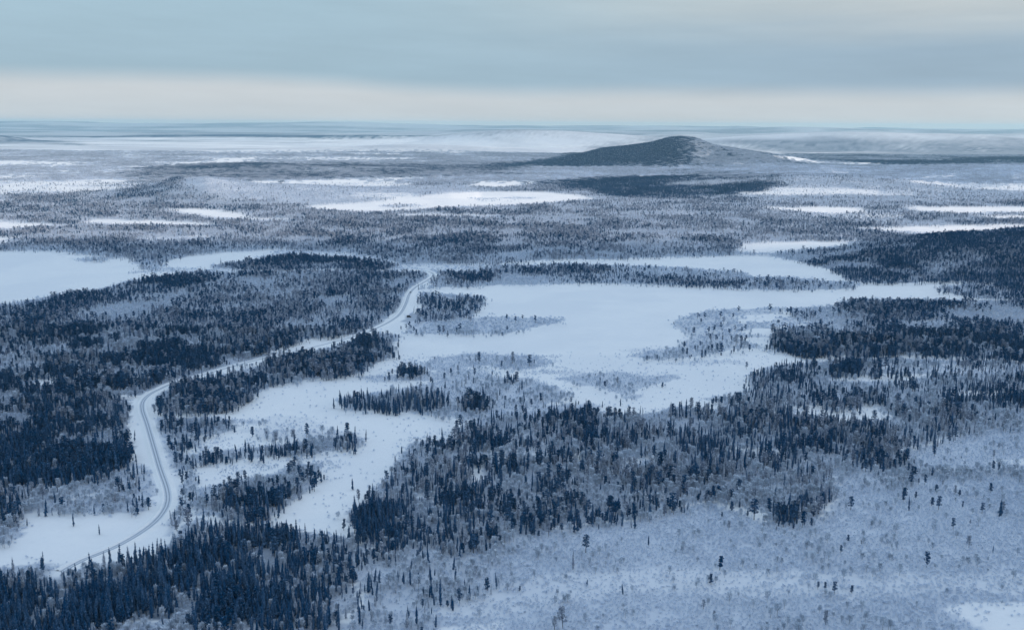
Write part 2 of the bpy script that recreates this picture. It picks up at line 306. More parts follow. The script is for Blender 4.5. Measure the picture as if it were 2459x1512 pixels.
scrub([(1250,975),(1420,968),(1440,985),(1280,995)], .9, .04, .15)
# the broad spruce and pine band
BAND = 'broad band of spruce and pine across the middle'
paint([(1110,1020),(1180,995),(1380,985),(1420,975),(1500,1003),(1650,975),(1740,985),(1850,990),(1990,1000),(2020,985),(2150,1000),(2350,965),(X1,985),(X1,1015),(2280,1045),(2150,1080),(2100,1110),(1990,1125),(2000,1190),(1900,1240),(1700,1200),(1540,1245),(1300,1270),(1200,1310),(960,1340),(840,1290),(830,1225),(900,1195),(860,1180),(920,1150),(990,1065),(1130,1050)], .43, .45, 1, .62, .32, z=BAND)
paint([(1180,998),(1260,995),(1260,1030),(1180,1030)], 1.0, .2, 1, .9, .05); paint([(1370,985),(1480,990),(1700,990),(1990,1005),(2100,1040),(2100,1080),(1850,1085),(1500,1075),(1380,1070)], 0.8, .4, 1, .75, .22)
paint([(1160,1035),(1240,1040),(1240,1070),(1160,1065)], 1.1, .2, 1, .3, .04); paint([(1800,1010),(1870,1000),(2000,1005),(2140,1010),(2110,1070),(1950,1080),(1830,1060)], 0.9, .35, 1, .85, .18)
opens([(1960,968),(1860,975),(1980,1000),(2010,1010),(2120,1012),(2150,1000),(2110,985),(2120,972),(2080,968),(2045,985),(2000,985)], .1)
paint([(1970,940),(2080,935),(2070,985),(1990,985)], .3, .4, 1, .4, .1)
paint([(2260,950),(2350,952),(X1,945),(X1,972),(2280,972)], 1.2, .2, 1, .95, .03)
scrub([(1130,1085),(1290,1075),(1350,1090),(1180,1110)], .6, .06, .2); opens([(1375,1090),(1400,1080),(1410,1105),(1380,1110)]); opens([(1140,1120),(1170,1110),(1175,1155),(1145,1160)])
opens([(1470,1100),(1560,1092),(1570,1110),(1490,1120)], .3); opens([(1760,1072),(1900,1080),(1880,1090),(1780,1086)], .3)
scrub([(880,1180),(1000,1190),(1040,1175),(1120,1165),(1160,1190),(1060,1215),(960,1200)], .4, .05, .15)
paint([(850,1215),(920,1195),(1040,1195),(1060,1240),(1040,1295),(960,1310),(860,1290),(835,1255)], 1.3, .2, 1, .8, .05, z='dense spruce stand at the end of the white bog')
paint([(1060,1185),(1135,1175),(1135,1195),(1070,1205)], 1.6, .1, 1, .2, .02); paint([(1170,1210),(1300,1190),(1500,1200),(1530,1235),(1300,1255),(1180,1260)], .72, .45, 1, .35, .2)
paint([(1620,1130),(1790,1150),(1850,1180),(1780,1200),(1620,1190)], .35, .6, 1, .3, .2); paint([(1840,1190),(1980,1195),(1970,1240),(1840,1255)], .75, .4, 1, .15, .12, z='group of round pines in the pale birch scrub')
paint([(1990,1090),(2200,1080),(2200,1130),(2000,1130)], .35, .6, 1, .2, .12)
paint([(1130,1270),(1300,1260),(1300,1280),(1200,1310),(1130,1340)], .3, .5, 1, .3, .12)
# pale birch scrub, lower right
LOW = 'pale birch scrub in the lower right'
m_low = [(1200,1310),(1300,1275),(1540,1248),(1700,1205),(1840,1255),(1980,1245),(2010,1190),(2000,1130),(2200,1130),(2200,1080),(2290,1045),(X1,1015),(X1,1530),(860,1530),(850,1490),(900,1340),(960,1340)]
paint(m_low, .004, .09, 1.7, .2, .35, z=LOW)
paint([(2050,1140),(X1,1100),(X1,1130),(2100,1165)], .05, .6, 1, .2, .15)
paint([(840,1300),(960,1335),(1150,1330),(1200,1420),(1000,1490),(860,1480),(860,1400)], .14, .7, 1, .95, .12, z='thin birch wood beside the tall spruces')
paint([(1000,1470),(1300,1380),(1700,1360),(2100,1380),(X1,1380),(X1,1420),(2100,1430),(1500,1420),(1200,1480)], .003, .05, .75, .4, .1)
opens([(2250,1458),(X1,1435),(X1,1530),(2400,1530),(2320,1495)], .12); opens([(1050,1495),(1200,1490),(1200,1530),(1000,1530)], .3); opens([(2400,1098),(X1,1095),(X1,1110),(2400,1108)], .4)
# tall spruces, lower left
TALL = 'tall spruce forest at the lower left'
paint([(X0,1362),(120,1365),(200,1352),(330,1345),(400,1325),(440,1300),(450,1275),(500,1262),(620,1262),(700,1278),(780,1290),(860,1300),(860,1340),(830,1400),(850,1450),(820,1485),(700,1500),(500,1490),(350,1485),(200,1500),(100,1530),(X0,1530)], 1.8, .24, .9, .93, .08, z=TALL)
paint([(X0,1362),(200,1352),(300,1350),(200,1385),(X0,1390)], .2, .9, 1, .8, .2); paint([(420,1300),(430,1270),(470,1250),(500,1262),(440,1310),(380,1340)], .15, .7, 1, .6, .2)
paint([(780,1300),(860,1300),(850,1400),(820,1480),(760,1380)], .45, .7, 1, .9, .1)
paint([(100,1530),(200,1503),(400,1490),(860,1490),(860,1530)], .12, .8, 1, .8, .2, z='pale birch wood along the bottom edge')
paint([(440,1140),(480,1130),(470,1190),(450,1240),(430,1260),(400,1290),(420,1200)], .1, .35, .8, .4, .2)

# the road, traced
ROAD = [(150,1372),(200,1345),(270,1317),(330,1284),(370,1255),(393,1228),(403,1203),(400,1172),(384,1125),(368,1070),(353,1018),(342,985),(343,965),(358,948),(385,934),(420,919),(500,897),(560,880),(620,864),(680,850),(740,837),(800,822),(860,805),(905,788),(940,770),(962,752),(975,728),(983,706),(998,690),(1022,676),(1038,665),(1040,658),(1030,653),(1010,650),(985,648)]
rp = np.array([ground_at(u, v) for u, v in ROAD])
def smooth_path(p, step):
    out = []
    P = np.vstack([2*p[0]-p[1], p, 2*p[-1]-p[-2]])
    for i in range(1, len(P)-2):
        n = max(2, int(np.linalg.norm(P[i+1]-P[i])/step))
        for k in range(n):
            t = k/n
            out.append(.5*((2*P[i]) + (-P[i-1]+P[i+1])*t + (2*P[i-1]-5*P[i]+4*P[i+1]-P[i+2])*t*t + (-P[i-1]+3*P[i]-3*P[i+1]+P[i+2])*t**3))
    out.append(P[-2]); return np.array(out)
road = smooth_path(rp, 9.0)
track = smooth_path(np.array([ground_at(u, v) for u, v in [(1258,520),(1266,510),(1276,503),(1290,496)]]), 30.0)

def path_dist(x, y, path):
    d = np.full(x.shape, 1e9)
    for i in range(0, len(path)-1):
        a = path[i]; e = path[i+1]; ab = e-a; q = ab@ab + 1e-9
        lim = 60
        m = (y > min(a[1], e[1])-lim) & (y < max(a[1], e[1])+lim) & (x > min(a[0], e[0])-lim) & (x < max(a[0], e[0])+lim)
        if not m.any(): continue
        xm = x[m]; ym = y[m]
        t = np.clip(((xm-a[0])*ab[0] + (ym-a[1])*ab[1])/q, 0, 1)
        d[m] = np.minimum(d[m], np.hypot(xm-a[0]-t*ab[0], ym-a[1]-t*ab[1]))
    return d

def sample(x, y, warp=True, up=0.0):
    """cover at a ground point; the traced outlines get natural, wandering edges"""
    D = np.hypot(x, y)
    if warp:
        a = 4.5 + .0055*D + .00000055*D*D
        xw = x + (fbm(x, y, 70, 31, 3)-.5)*2*a*1.3; yw = y + (fbm(x, y, 70, 47, 3)-.5)*2*a
    else: xw, yw = x, y
    u, v = project(xw, yw, height(xw, yw) + up)
    u = np.abs(u); u = 2459 - np.abs(2459 - u % 4918); v = np.where(v > 1512, 3024 - v, v)   # outside the traced part the land goes on in the same manner
    iu = np.clip((u*K).astype(int), 0, MWID-1); iv = np.clip((v*K).astype(int), 0, MHEI-1)
    r = cov[:, iv, iu].copy()
    r[:, y < 100] = 0
    # open bogs and lakes strewn through the distant woods, more of them to the left
    bog = sstep(0, .07, fbm(x*.33, y*.9, 430, 211, 4) - np.where(u < 1000, .55, .66))*sstep(2600, 4200, D)*(r[0] < .9)*(D < 26000)
    for k_ in range(3): r[k_] *= 1 - .9*bog
    return r

def set_height_road(x, y, h):
    d = path_dist(x, y, road)
    return h*sstep(14, 45, d), d

# ------------------------------------------------------------------ materials
def newmat(name):
    m = bpy.data.materials.new(name); m.use_nodes = True
    m.node_tree.nodes.clear(); b = NB(m.node_tree)
    o = b.n('ShaderNodeOutputMaterial'); p = b.n('ShaderNodeBsdfPrincipled')
    p.inputs['Roughness'].default_value = .85; p.inputs['Specular IOR Level'].default_value = .12
    m.node_tree.links.new(p.outputs[0], o.inputs[0]); return m, b, p, o
def foliage(name, dark, frost, k, base=0.0, vary=.25, rough=.95):
    """needles or twigs; snow and rime lie on whatever faces the sky"""
    m, b, p, o = newmat(name)
    g = b.n('ShaderNodeNewGeometry'); s = b.n('ShaderNodeSeparateXYZ'); b.put(s.inputs[0], g.outputs['True Normal'])
    oi = b.n('ShaderNodeObjectInfo')
    tcn = b.n('ShaderNodeTexCoord')
    n = b.noise(tcn.outputs['Object'], 1.1, 2, .6)
    f = b.m('MULTIPLY', b.m('POWER', b.m('ABSOLUTE', s.outputs[2]), 1.5), k)
    f = b.m('ADD', b.m('MULTIPLY', f, b.m('ADD', .15, b.m('MULTIPLY', b.sm(n, .42, .66), 1.7))), b.m('ADD', base, b.m('MULTIPLY', b.m('SUBTRACT', oi.outputs['Random'], .5), vary)), clamp=True)
    b.put(p.inputs['Base Color'], b.mix(f, dark, frost)); p.inputs['Roughness'].default_value = rough; p.inputs['Specular IOR Level'].default_value = 0.0
    return m
M = {}
M['spruce'] = foliage('spruce_needles', (.000,.048,.132), (.36,.50,.68), .22, .02, .14)
M['spruce_frost'] = foliage('spruce_needles_rimed', (.07,.12,.22), (.60,.66,.76), .62, .28, .26)
M['pine'] = foliage('pine_needles', (.001,.058,.150), (.36,.50,.68), .28, .04, .18)
M['pine_frost'] = foliage('pine_needles_rimed', (.08,.13,.23), (.60,.66,.76), .65, .30, .26)
M['birch'] = foliage('birch_twigs_rimed', (.29,.39,.53), (.70,.78,.89), .5, .5, .40)
M['scrub'] = foliage('scrub_twigs_rimed', (.40,.51,.69), (.72,.81,.94), .4, .52, .42)
m, b, p, o = newmat('conifer_bark'); tcn = b.n('ShaderNodeTexCoord')
b.put(p.inputs['Base Color'], b.mix(b.noise(tcn.outputs['Object'], 3, 3), (.03,.04,.055), (.10,.10,.11))); M['bark'] = m
m, b, p, o = newmat('birch_bark'); tcn = b.n('ShaderNodeTexCoord')
b.put(p.inputs['Base Color'], b.mix(b.sm(b.noise(tcn.outputs['Object'], 5, 3), .42, .6), (.10,.11,.13), (.40,.42,.46))); M['birch_bark'] = m

m, b, p, o = newmat('snow_cover')
at = b.n('ShaderNodeAttribute', attribute_name='cover'); sc_ = b.n('ShaderNodeSeparateColor'); b.put(sc_.inputs[0], at.outputs['Color'])
geo = b.n('ShaderNodeNewGeometry')
n1 = b.noise(geo.outputs['Position'], .012, 6, .62); n2 = b.noise(geo.outputs['Position'], .22, 4, .6); n3 = b.noise(geo.outputs['Position'], .0022, 5, .6)
snow = b.mix(n1, (.76,.79,.84), (.86,.88,.91))
snow = b.mix(b.m('MULTIPLY', b.sm(n2, .50, .72), .16), snow, (.56,.61,.70))
n4 = b.noise(geo.outputs['Position'], .0045, 4, .6); snow = b.mix(b.m('MULTIPLY', b.sm(n4, .42, .62), .30), snow, (.66,.71,.79))
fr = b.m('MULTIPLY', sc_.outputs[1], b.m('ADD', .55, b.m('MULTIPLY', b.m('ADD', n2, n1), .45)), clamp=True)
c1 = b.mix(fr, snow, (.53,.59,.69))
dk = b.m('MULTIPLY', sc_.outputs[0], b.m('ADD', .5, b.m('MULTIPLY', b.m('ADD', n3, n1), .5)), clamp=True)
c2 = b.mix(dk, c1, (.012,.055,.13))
b.put(p.inputs['Base Color'], c2); p.inputs['Roughness'].default_value = .8
bp = b.n('ShaderNodeBump'); bp.inputs['Strength'].default_value = .5; bp.inputs['Distance'].default_value = .35; b.put(bp.inputs['Height'], n2)
b.put(p.inputs['Normal'], bp.outputs[0]); M['snow'] = m

m, b, p, o = newmat('packed_snow_road')
at = b.n('ShaderNodeAttribute', attribute_name='across'); geo = b.n('ShaderNodeNewGeometry')
a_ = b.m('ABSOLUTE', b.m('SUBTRACT', at.outputs['Fac'], 0.0))
trk = b.m('SUBTRACT', 1.0, b.sm(b.m('ABSOLUTE', b.m('SUBTRACT', a_, .42)), .08, .30))
nn = b.noise(geo.outputs['Position'], .35, 5, .6)
b.put(p.inputs['Base Color'], b.mix(b.m('MULTIPLY', trk, b.m('ADD', .45, nn)), (.60,.65,.73), (.30,.35,.43))); M['road'] = m
m, b, p, o = newmat('ploughed_snow'); geo = b.n('ShaderNodeNewGeometry')
b.put(p.inputs['Base Color'], b.mix(b.noise(geo.outputs['Position'], .5, 4, .6), (.70,.74,.80), (.90,.92,.94))); M['plough'] = m

# ------------------------------------------------------------------ ground sheet
def mesh_np(name, v, f, mats=(), midx=None):
    me = bpy.data.meshes.new(name)
    v = np.asarray(v, np.float32); f = np.asarray(f, np.int32); k = f.shape[1]
    me.vertices.add(len(v)); me.vertices.foreach_set('co', v.ravel())
    me.loops.add(f.size); me.loops.foreach_set('vertex_index', f.ravel())
    me.polygons.add(len(f)); me.polygons.foreach_set('loop_start', np.arange(0, f.size, k, dtype=np.int32))
    me.polygons.foreach_set('loop_total', np.full(len(f), k, np.int32))
    for q in mats: me.materials.append(q)
    if midx is not None: me.polygons.foreach_set('material_index', np.asarray(midx, np.int32))
    me.update(calc_edges=True); return me

ny, nx = 1000, 520
ys = np.concatenate([np.linspace(-4000, 240, 18), np.geomspace(262, 57000, ny-18)])
ts = np.linspace(-1, 1, nx); ts = np.sign(ts)*(.55*np.abs(ts) + .45*np.abs(ts)**3)
half = np.maximum(1.15*ys, 0) + 900 + 2000*np.exp(-((ys+1000)/1200)**2)
GX = ts[None, :]*half[:, None]; GY = np.repeat(ys[:, None], nx, 1)
gx, gy = GX.ravel(), GY.ravel()
gz = height(gx, gy); gz, rd = set_height_road(gx, gy, gz)
D = np.hypot(gx, gy)
cv_ = sample(gx, gy)
for k_ in range(5): cv_ = cv_ + sample(gx + rng.normal(0, 1, D.size)*.006*D*(D > 2500), gy + rng.normal(0, 1, D.size)*.012*D*(D > 2500))
cv_ /= 6
patch = fbm(gx, gy, 420, 61, 4)
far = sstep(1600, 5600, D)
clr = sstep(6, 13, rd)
dark = np.clip(cov[0].max()*0 + cv_[0]*(1-.55*cv_[4]), 0, 1.2)*(.42 + .46*far)*clr  # undergrowth beneath the conifers, plus forest shade put into the ground colour
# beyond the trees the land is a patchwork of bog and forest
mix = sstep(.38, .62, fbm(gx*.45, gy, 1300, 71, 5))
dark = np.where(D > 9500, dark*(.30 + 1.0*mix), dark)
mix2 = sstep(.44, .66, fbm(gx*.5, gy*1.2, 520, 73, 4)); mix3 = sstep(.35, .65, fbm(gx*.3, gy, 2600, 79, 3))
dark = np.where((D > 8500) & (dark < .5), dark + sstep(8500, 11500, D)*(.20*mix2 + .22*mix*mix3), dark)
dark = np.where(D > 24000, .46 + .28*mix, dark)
frost = np.clip(.45*cv_[1] + .72*cv_[2]*(.7 + .6*fbm(gx, gy, 45, 191, 3)), 0, 1)*(1.15 - .30*far)*clr
frost = np.where(D > 9500, frost*(.4 + .8*sstep(.36, .64, fbm(gx*.4, gy, 1100, 77, 5))), frost)
idx = np.arange(ny*nx).reshape(ny, nx)
fc = np.stack([idx[:-1, :-1], idx[:-1, 1:], idx[1:, 1:], idx[1:, :-1]], -1).reshape(-1, 4)
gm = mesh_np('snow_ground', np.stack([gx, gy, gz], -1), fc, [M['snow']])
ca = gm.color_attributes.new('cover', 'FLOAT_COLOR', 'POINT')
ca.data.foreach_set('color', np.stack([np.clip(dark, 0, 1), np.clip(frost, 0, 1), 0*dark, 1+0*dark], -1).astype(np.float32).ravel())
gm.polygons.foreach_set('use_smooth', np.ones(len(fc), bool))
ground = link(bpy.data.objects.new('snow_ground', gm)); ground['kind'] = 'structure'

# ------------------------------------------------------------------ road strips
def strip(name, path, prof, mat, across=None):
    t = np.gradient(path, axis=0); t /= np.linalg.norm(t, axis=1)[:, None]; nrm = np.stack([t[:, 1], -t[:, 0]], -1)
    v = []; a = []
    wob = fbm(np.arange(len(path))*1.0, np.zeros(len(path)), 9, 5, 3)
    for i in range(len(path)):
        for (d, z) in prof:
            k = 1 + .35*(wob[i]-.5)*(abs(d) > 3.4)
            v.append((path[i, 0]+nrm[i, 0]*d*k, path[i, 1]+nrm[i, 1]*d*k, z*(1 + .5*(wob[i]-.5)*(z > .7)))); a.append(d)
    n = len(prof); f = [(i*n+j, i*n+j+1, (i+1)*n+j+1, (i+1)*n+j) for i in range(len(path)-1) for j in range(n-1)]
    me = mesh_np(name, v, f, [mat])
    at = me.attributes.new('across', 'FLOAT', 'POINT'); at.data.foreach_set('value', np.array(a, np.float32)/2.9)
    o = link(bpy.data.objects.new(name, me)); o['kind'] = 'structure'; return o
strip('road', road, [(-2.9,.34),(-1.9,.36),(-1.2,.35),(-.5,.37),(.5,.37),(1.2,.35),(1.9,.36),(2.9,.34)], M['road'])
strip('road_verge', road, [(-9,-.05),(-6,.25),(-4.6,1.0),(-3.7,1.15),(-2.9,.33)], M['plough'])
strip('road_verge', road, [(2.9,.33),(3.7,1.15),(4.6,1.0),(6,.25),(9,-.05)], M['plough'])

# ------------------------------------------------------------------ tree meshes
class TM:
    def __init__(s): s.v = []; s.f = []; s.m = []
    def tri(s, a, b_, c, m=0):
        i = len(s.v); s.v += [a, b_, c]; s.f.append((i, i+1, i+2)); s.m.append(m)
    def cone(s, p0, r0, p1, r1, n, m):
        i = len(s.v)
        for p, r in ((p0, r0), (p1, r1)):
            for k in range(n):
                a = 2*math.pi*k/n; s.v.append((p[0]+r*math.cos(a), p[1]+r*math.sin(a), p[2]))
        for k in range(n):
            q = (k+1) % n
            s.f += [(i+k, i+q, i+n+q), (i+k, i+n+q, i+n+k)]; s.m += [m, m]
    def mesh(s, name, mats): return mesh_np(name, s.v, s.f, mats, s.m)
rnd = random.Random(11)
def spruce_crown(t, H, rb, whorls, per, m=0, ox=0, oy=0, z0=.06):
    for w in range(whorls):
        q = w/(whorls-1); z = H*(z0 + (1-z0)*q**.95*.985)
        r = rb*((1-q)**.5)*(.7+.55*rnd.random()) + .08
        if q < .12: r *= .65
        for k in range(per):
            a = 2*math.pi*(k+rnd.random()*.8)/per; rr = r*(.65+.7*rnd.random())
            ca, sa = math.cos(a), math.sin(a); wd = rr*.62+.10; dz = rr*.45+.25*rnd.random()
            base = (ox, oy, z+.35*H/whorls+.15); l = (ox+ca*rr*.6-sa*wd, oy+sa*rr*.6+ca*wd, z-dz*.5); r_ = (ox+ca*rr*.6+sa*wd, oy+sa*rr*.6-ca*wd, z-dz*.5); tip = (ox+ca*rr, oy+sa*rr, z-dz)
            t.tri(base, l, tip, m); t.tri(base, tip, r_, m)
    t.tri((ox-.1, oy, H*.93), (ox+.1, oy, H*.93), (ox, oy, H*1.01), m); t.tri((ox, oy-.1, H*.93), (ox, oy+.1, H*.93), (ox, oy, H*1.01), m)
def clumped(t, centers, size, n, leaf, m=0, flat=.65, up=.3):
    for (x, y, z, r) in centers:
        for k in range(n):
            u = np.array([rnd.gauss(0, 1), rnd.gauss(0, 1), rnd.gauss(0, 1)*flat]); u *= r*(.55+.5*rnd.random())/max(1e-6, np.linalg.norm(u))*np.array([1, 1, flat])
            c = np.array([x, y, z]) + u
            a = np.array([rnd.gauss(0, 1), rnd.gauss(0, 1), rnd.gauss(0, 1)*.5]); a /= np.linalg.norm(a)
            b_ = np.cross(a, u + 1e-3); b_ /= np.linalg.norm(b_)+1e-9
            L_ = leaf*(.6+.8*rnd.random())
            t.tri(tuple(c-a*L_), tuple(c+a*L_*.4+b_*L_*.7), tuple(c+a*L_*.9-b_*L_*.5), m)
def pine_centers(H, rb, n, z0=.38):
    out = []
    for k in range(n):
        q = (k+.5)/n; z = H*(z0+(1-z0)*.96*q); R_ = rb*math.sin(math.pi*min(1, .25+.75*q))**.7*.75 if q < .9 else rb*.25
        a = k*2.4+rnd.random(); out.append((math.cos(a)*R_*(.3+.7*rnd.random()), math.sin(a)*R_*(.3+.7*rnd.random()), z, rb*(.42+.3*rnd.random())))
    return out
def birch_twigs(t, H, rb, n, w, m=0, z0=.25):
    """rime-covered twigs fanning up and out of the stem"""
    ph = [rnd.random()*6.28 for _ in range(6)]
    for k in range(n):
        q = rnd.random()**.8; z = H*(z0+(.9-z0)*q); a = rnd.random()*2*math.pi
        prof = math.sin(math.pi*(.18+.76*q))**.8; lobe = .72 + .28*math.sin(2*a+ph[0]+4*q) + .25*math.sin(3*a+ph[1]-6*q) + .2*math.sin(9*q+ph[2]); r0 = rb*prof*(.1+.6*rnd.random())*lobe; L_ = rb*(.35+.55*rnd.random()**1.5)
        d = np.array([math.cos(a)*(.75), math.sin(a)*(.75), .35+.6*rnd.random()]); d /= np.linalg.norm(d)
        c = np.array([math.cos(a)*r0, math.sin(a)*r0, z]); s_ = np.cross(d, [rnd.gauss(0,1), rnd.gauss(0,1), rnd.gauss(0,1)]); s_ /= np.linalg.norm(s_)+1e-9
        t.tri(tuple(c-s_*w*.4), tuple(c+s_*w*.5+d*L_*.6), tuple(c+d*L_ - s_*w*.3), m)

spec = []   # (kind, H, crown mesh, trunk mesh)
def tree_parts(kind, i):
    cr, tr = TM(), TM()
    if kind == 'spruce':
        H = (13.2, 11.0, 15.5, 9.2, 12.0, 7.4)[i]; rb = (1.15, 1.0, 1.2, .95, 1.35, .9)[i]
        spruce_crown(cr, H, rb, 15, 6, z0=(.08, .12, .10, .05, .08, .04)[i]); tr.cone((0,0,-.3), .17, (0,0,H*.9), .03, 5, 0)
    elif kind == 'pine':
        H = (12.0, 10.0, 13.5, 8.5)[i]; rb = (2.0, 1.6, 2.3, 1.7)[i]
        cs = pine_centers(H, rb, 13, (.28, .22, .32, .2)[i]); clumped(cr, cs, 1, 22, .55, 0)
        tr.cone((0,0,-.3), .22, (0,0,H*.85), .06, 6, 0)
        for c in cs[::2]: tr.cone((0,0,c[2]-.8), .07, (c[0],c[1],c[2]), .03, 3, 0)
    else:
        H = (7.5, 6.2, 8.5, 5.4)[i]; rb = (2.0, 1.8, 2.3, 1.7)[i]
        birch_twigs(cr, H, rb, 230, .34); tr.cone((0,0,-.3), .10, (.1,.1,H*.8), .03, 5, 0)
        for k in range(6):
            a = k*1.1; z = H*(.25+.08*k); tr.cone((0,0,z), .05, (math.cos(a)*rb*.6, math.sin(a)*rb*.6, z+H*.25), .015, 3, 0)
    fm = {'spruce': 'spruce', 'pine': 'pine', 'birch': 'birch'}[kind]
    return H, cr.mesh(kind+'_crown', [M[fm]]), tr.mesh(kind+'_trunk', [M['birch_bark' if kind == 'birch' else 'bark']])
NV = {'spruce': 6, 'pine': 4, 'birch': 4}
PARTS = {k: [tree_parts(k, i) for i in range(n)] for k, n in NV.items()}

def pool(name, meshes):
    col = bpy.data.collections.new(name)
    for i, me in enumerate(meshes): col.objects.link(bpy.data.objects.new('%s_%02d' % (name, i), me))
    return col
def joined(H, crown, trunk, fol):
    """crown and trunk in one mesh, for the trees of the mass"""
    out = TM()
    for me, mi in ((crown, 0), (trunk, 1)):
        off = len(out.v); out.v += [tuple(v.co) for v in me.vertices]
        for p_ in me.polygons: out.f.append(tuple(off+k for k in p_.vertices)); out.m.append(mi)
    return out.mesh('tree', [fol, trunk.materials[0]])
def low_spruce(fol, H, rb):
    t = TM(); spruce_crown(t, H, rb, 7, 4, z0=.1); return t.mesh('tree', [fol])
def low_pine(fol, H, rb):
    t = TM(); clumped(t, pine_centers(H, rb, 5, .36), 1, 12, .95); t.cone((0,0,-.3), .25, (0,0,H*.7), .1, 3, 1); return t.mesh('tree', [fol, M['bark']])
def low_birch(fol, H, rb, n=60, w=.7, z0=.2):
    t = TM(); birch_twigs(t, H, rb, n, w, z0=z0); return t.mesh('tree', [fol])
SP = [joined(*PARTS['spruce'][i], M['spruce']) for i in range(6)] + [joined(*PARTS['spruce'][i], M['spruce_frost']) for i in (0, 1, 3, 4)] \
   + [low_spruce(M['spruce'], 13, 1.4), low_spruce(M['spruce'], 10, 1.3), low_spruce(M['spruce_frost'], 13, 1.5), low_spruce(M['spruce_frost'], 9, 1.4)]
PI_ = [joined(*PARTS['pine'][i], M['pine']) for i in range(4)] + [joined(*PARTS['pine'][i], M['pine_frost']) for i in range(3)] \
   + [low_pine(M['pine'], 11, 2.3), low_pine(M['pine'], 9, 2.0), low_pine(M['pine_frost'], 11, 2.4), low_pine(M['pine_frost'], 8.5, 2.0)]
BI = [joined(*PARTS['birch'][i], M['birch']) for i in range(4)] + [low_birch(M['birch'], 7.5, 2.2), low_birch(M['birch'], 6, 2.0)]
def shrub(H, rb, n, w): 
    t = TM(); birch_twigs(t, H, rb, n, w, z0=.02); return t.mesh('shrub', [M['scrub']])
SH = [shrub(1.7, 1.1, 80, .20), shrub(1.2, 1.4, 80, .20), shrub(2.5, 1.0, 80, .20), shrub(.9, 1.0, 50, .2), shrub(2.2, 2.2, 30, .8), shrub(1.6, 2.5, 30, .8)]
def grove(nc, nb, fc_, fb, seed):
    """a 34 m piece of distant woodland"""
    t = TM(); rnd.seed(seed)
    for k in range(nc):
        x, y = rnd.uniform(-17, 17), rnd.uniform(-17, 17); H = rnd.uniform(7.5, 13)
        i = len(t.v); spruce_crown(t, H, rnd.uniform(1.3, 2.0), 4, 3, 0, x, y, .1)
    for k in range(nb):
        x, y = rnd.uniform(-17, 17), rnd.uniform(-17, 17); i0 = len(t.v)
        birch_twigs(t, rnd.uniform(4.5, 7.5), 2.6, 9, 1.9, 1, .15)
        t.v[i0:] = [(a+x, c+y, d) for a, c, d in t.v[i0:]]
    return t.mesh('grove', [fc_, fb])
GR = [grove(60, 6, M['spruce'], M['birch'], s) for s in (1, 2)] + [grove(34, 22, M['spruce_frost'], M['birch'], s) for s in (3, 4, 5)] \
   + [grove(14, 40, M['spruce_frost'], M['birch'], s) for s in (6, 7, 8)] + [grove(3, 34, M['spruce_frost'], M['scrub'], s) for s in (9, 10)]

# ------------------------------------------------------------------ where everything grows
def cells(y0, y1, cell, tanw=.70):
    rows = np.arange(y0, y1, cell); xs = []; ys_ = []
    for r in rows:
        w = tanw*r + 40; n = int(2*w/cell); xs.append(-w + (np.arange(n)+.5)*cell); ys_.append(np.full(n, r+.5*cell))
    x = np.concatenate(xs); y = np.concatenate(ys_)
    return x + (rng.random(x.size)-.5)*cell*.95, y + (rng.random(x.size)-.5)*cell*.95

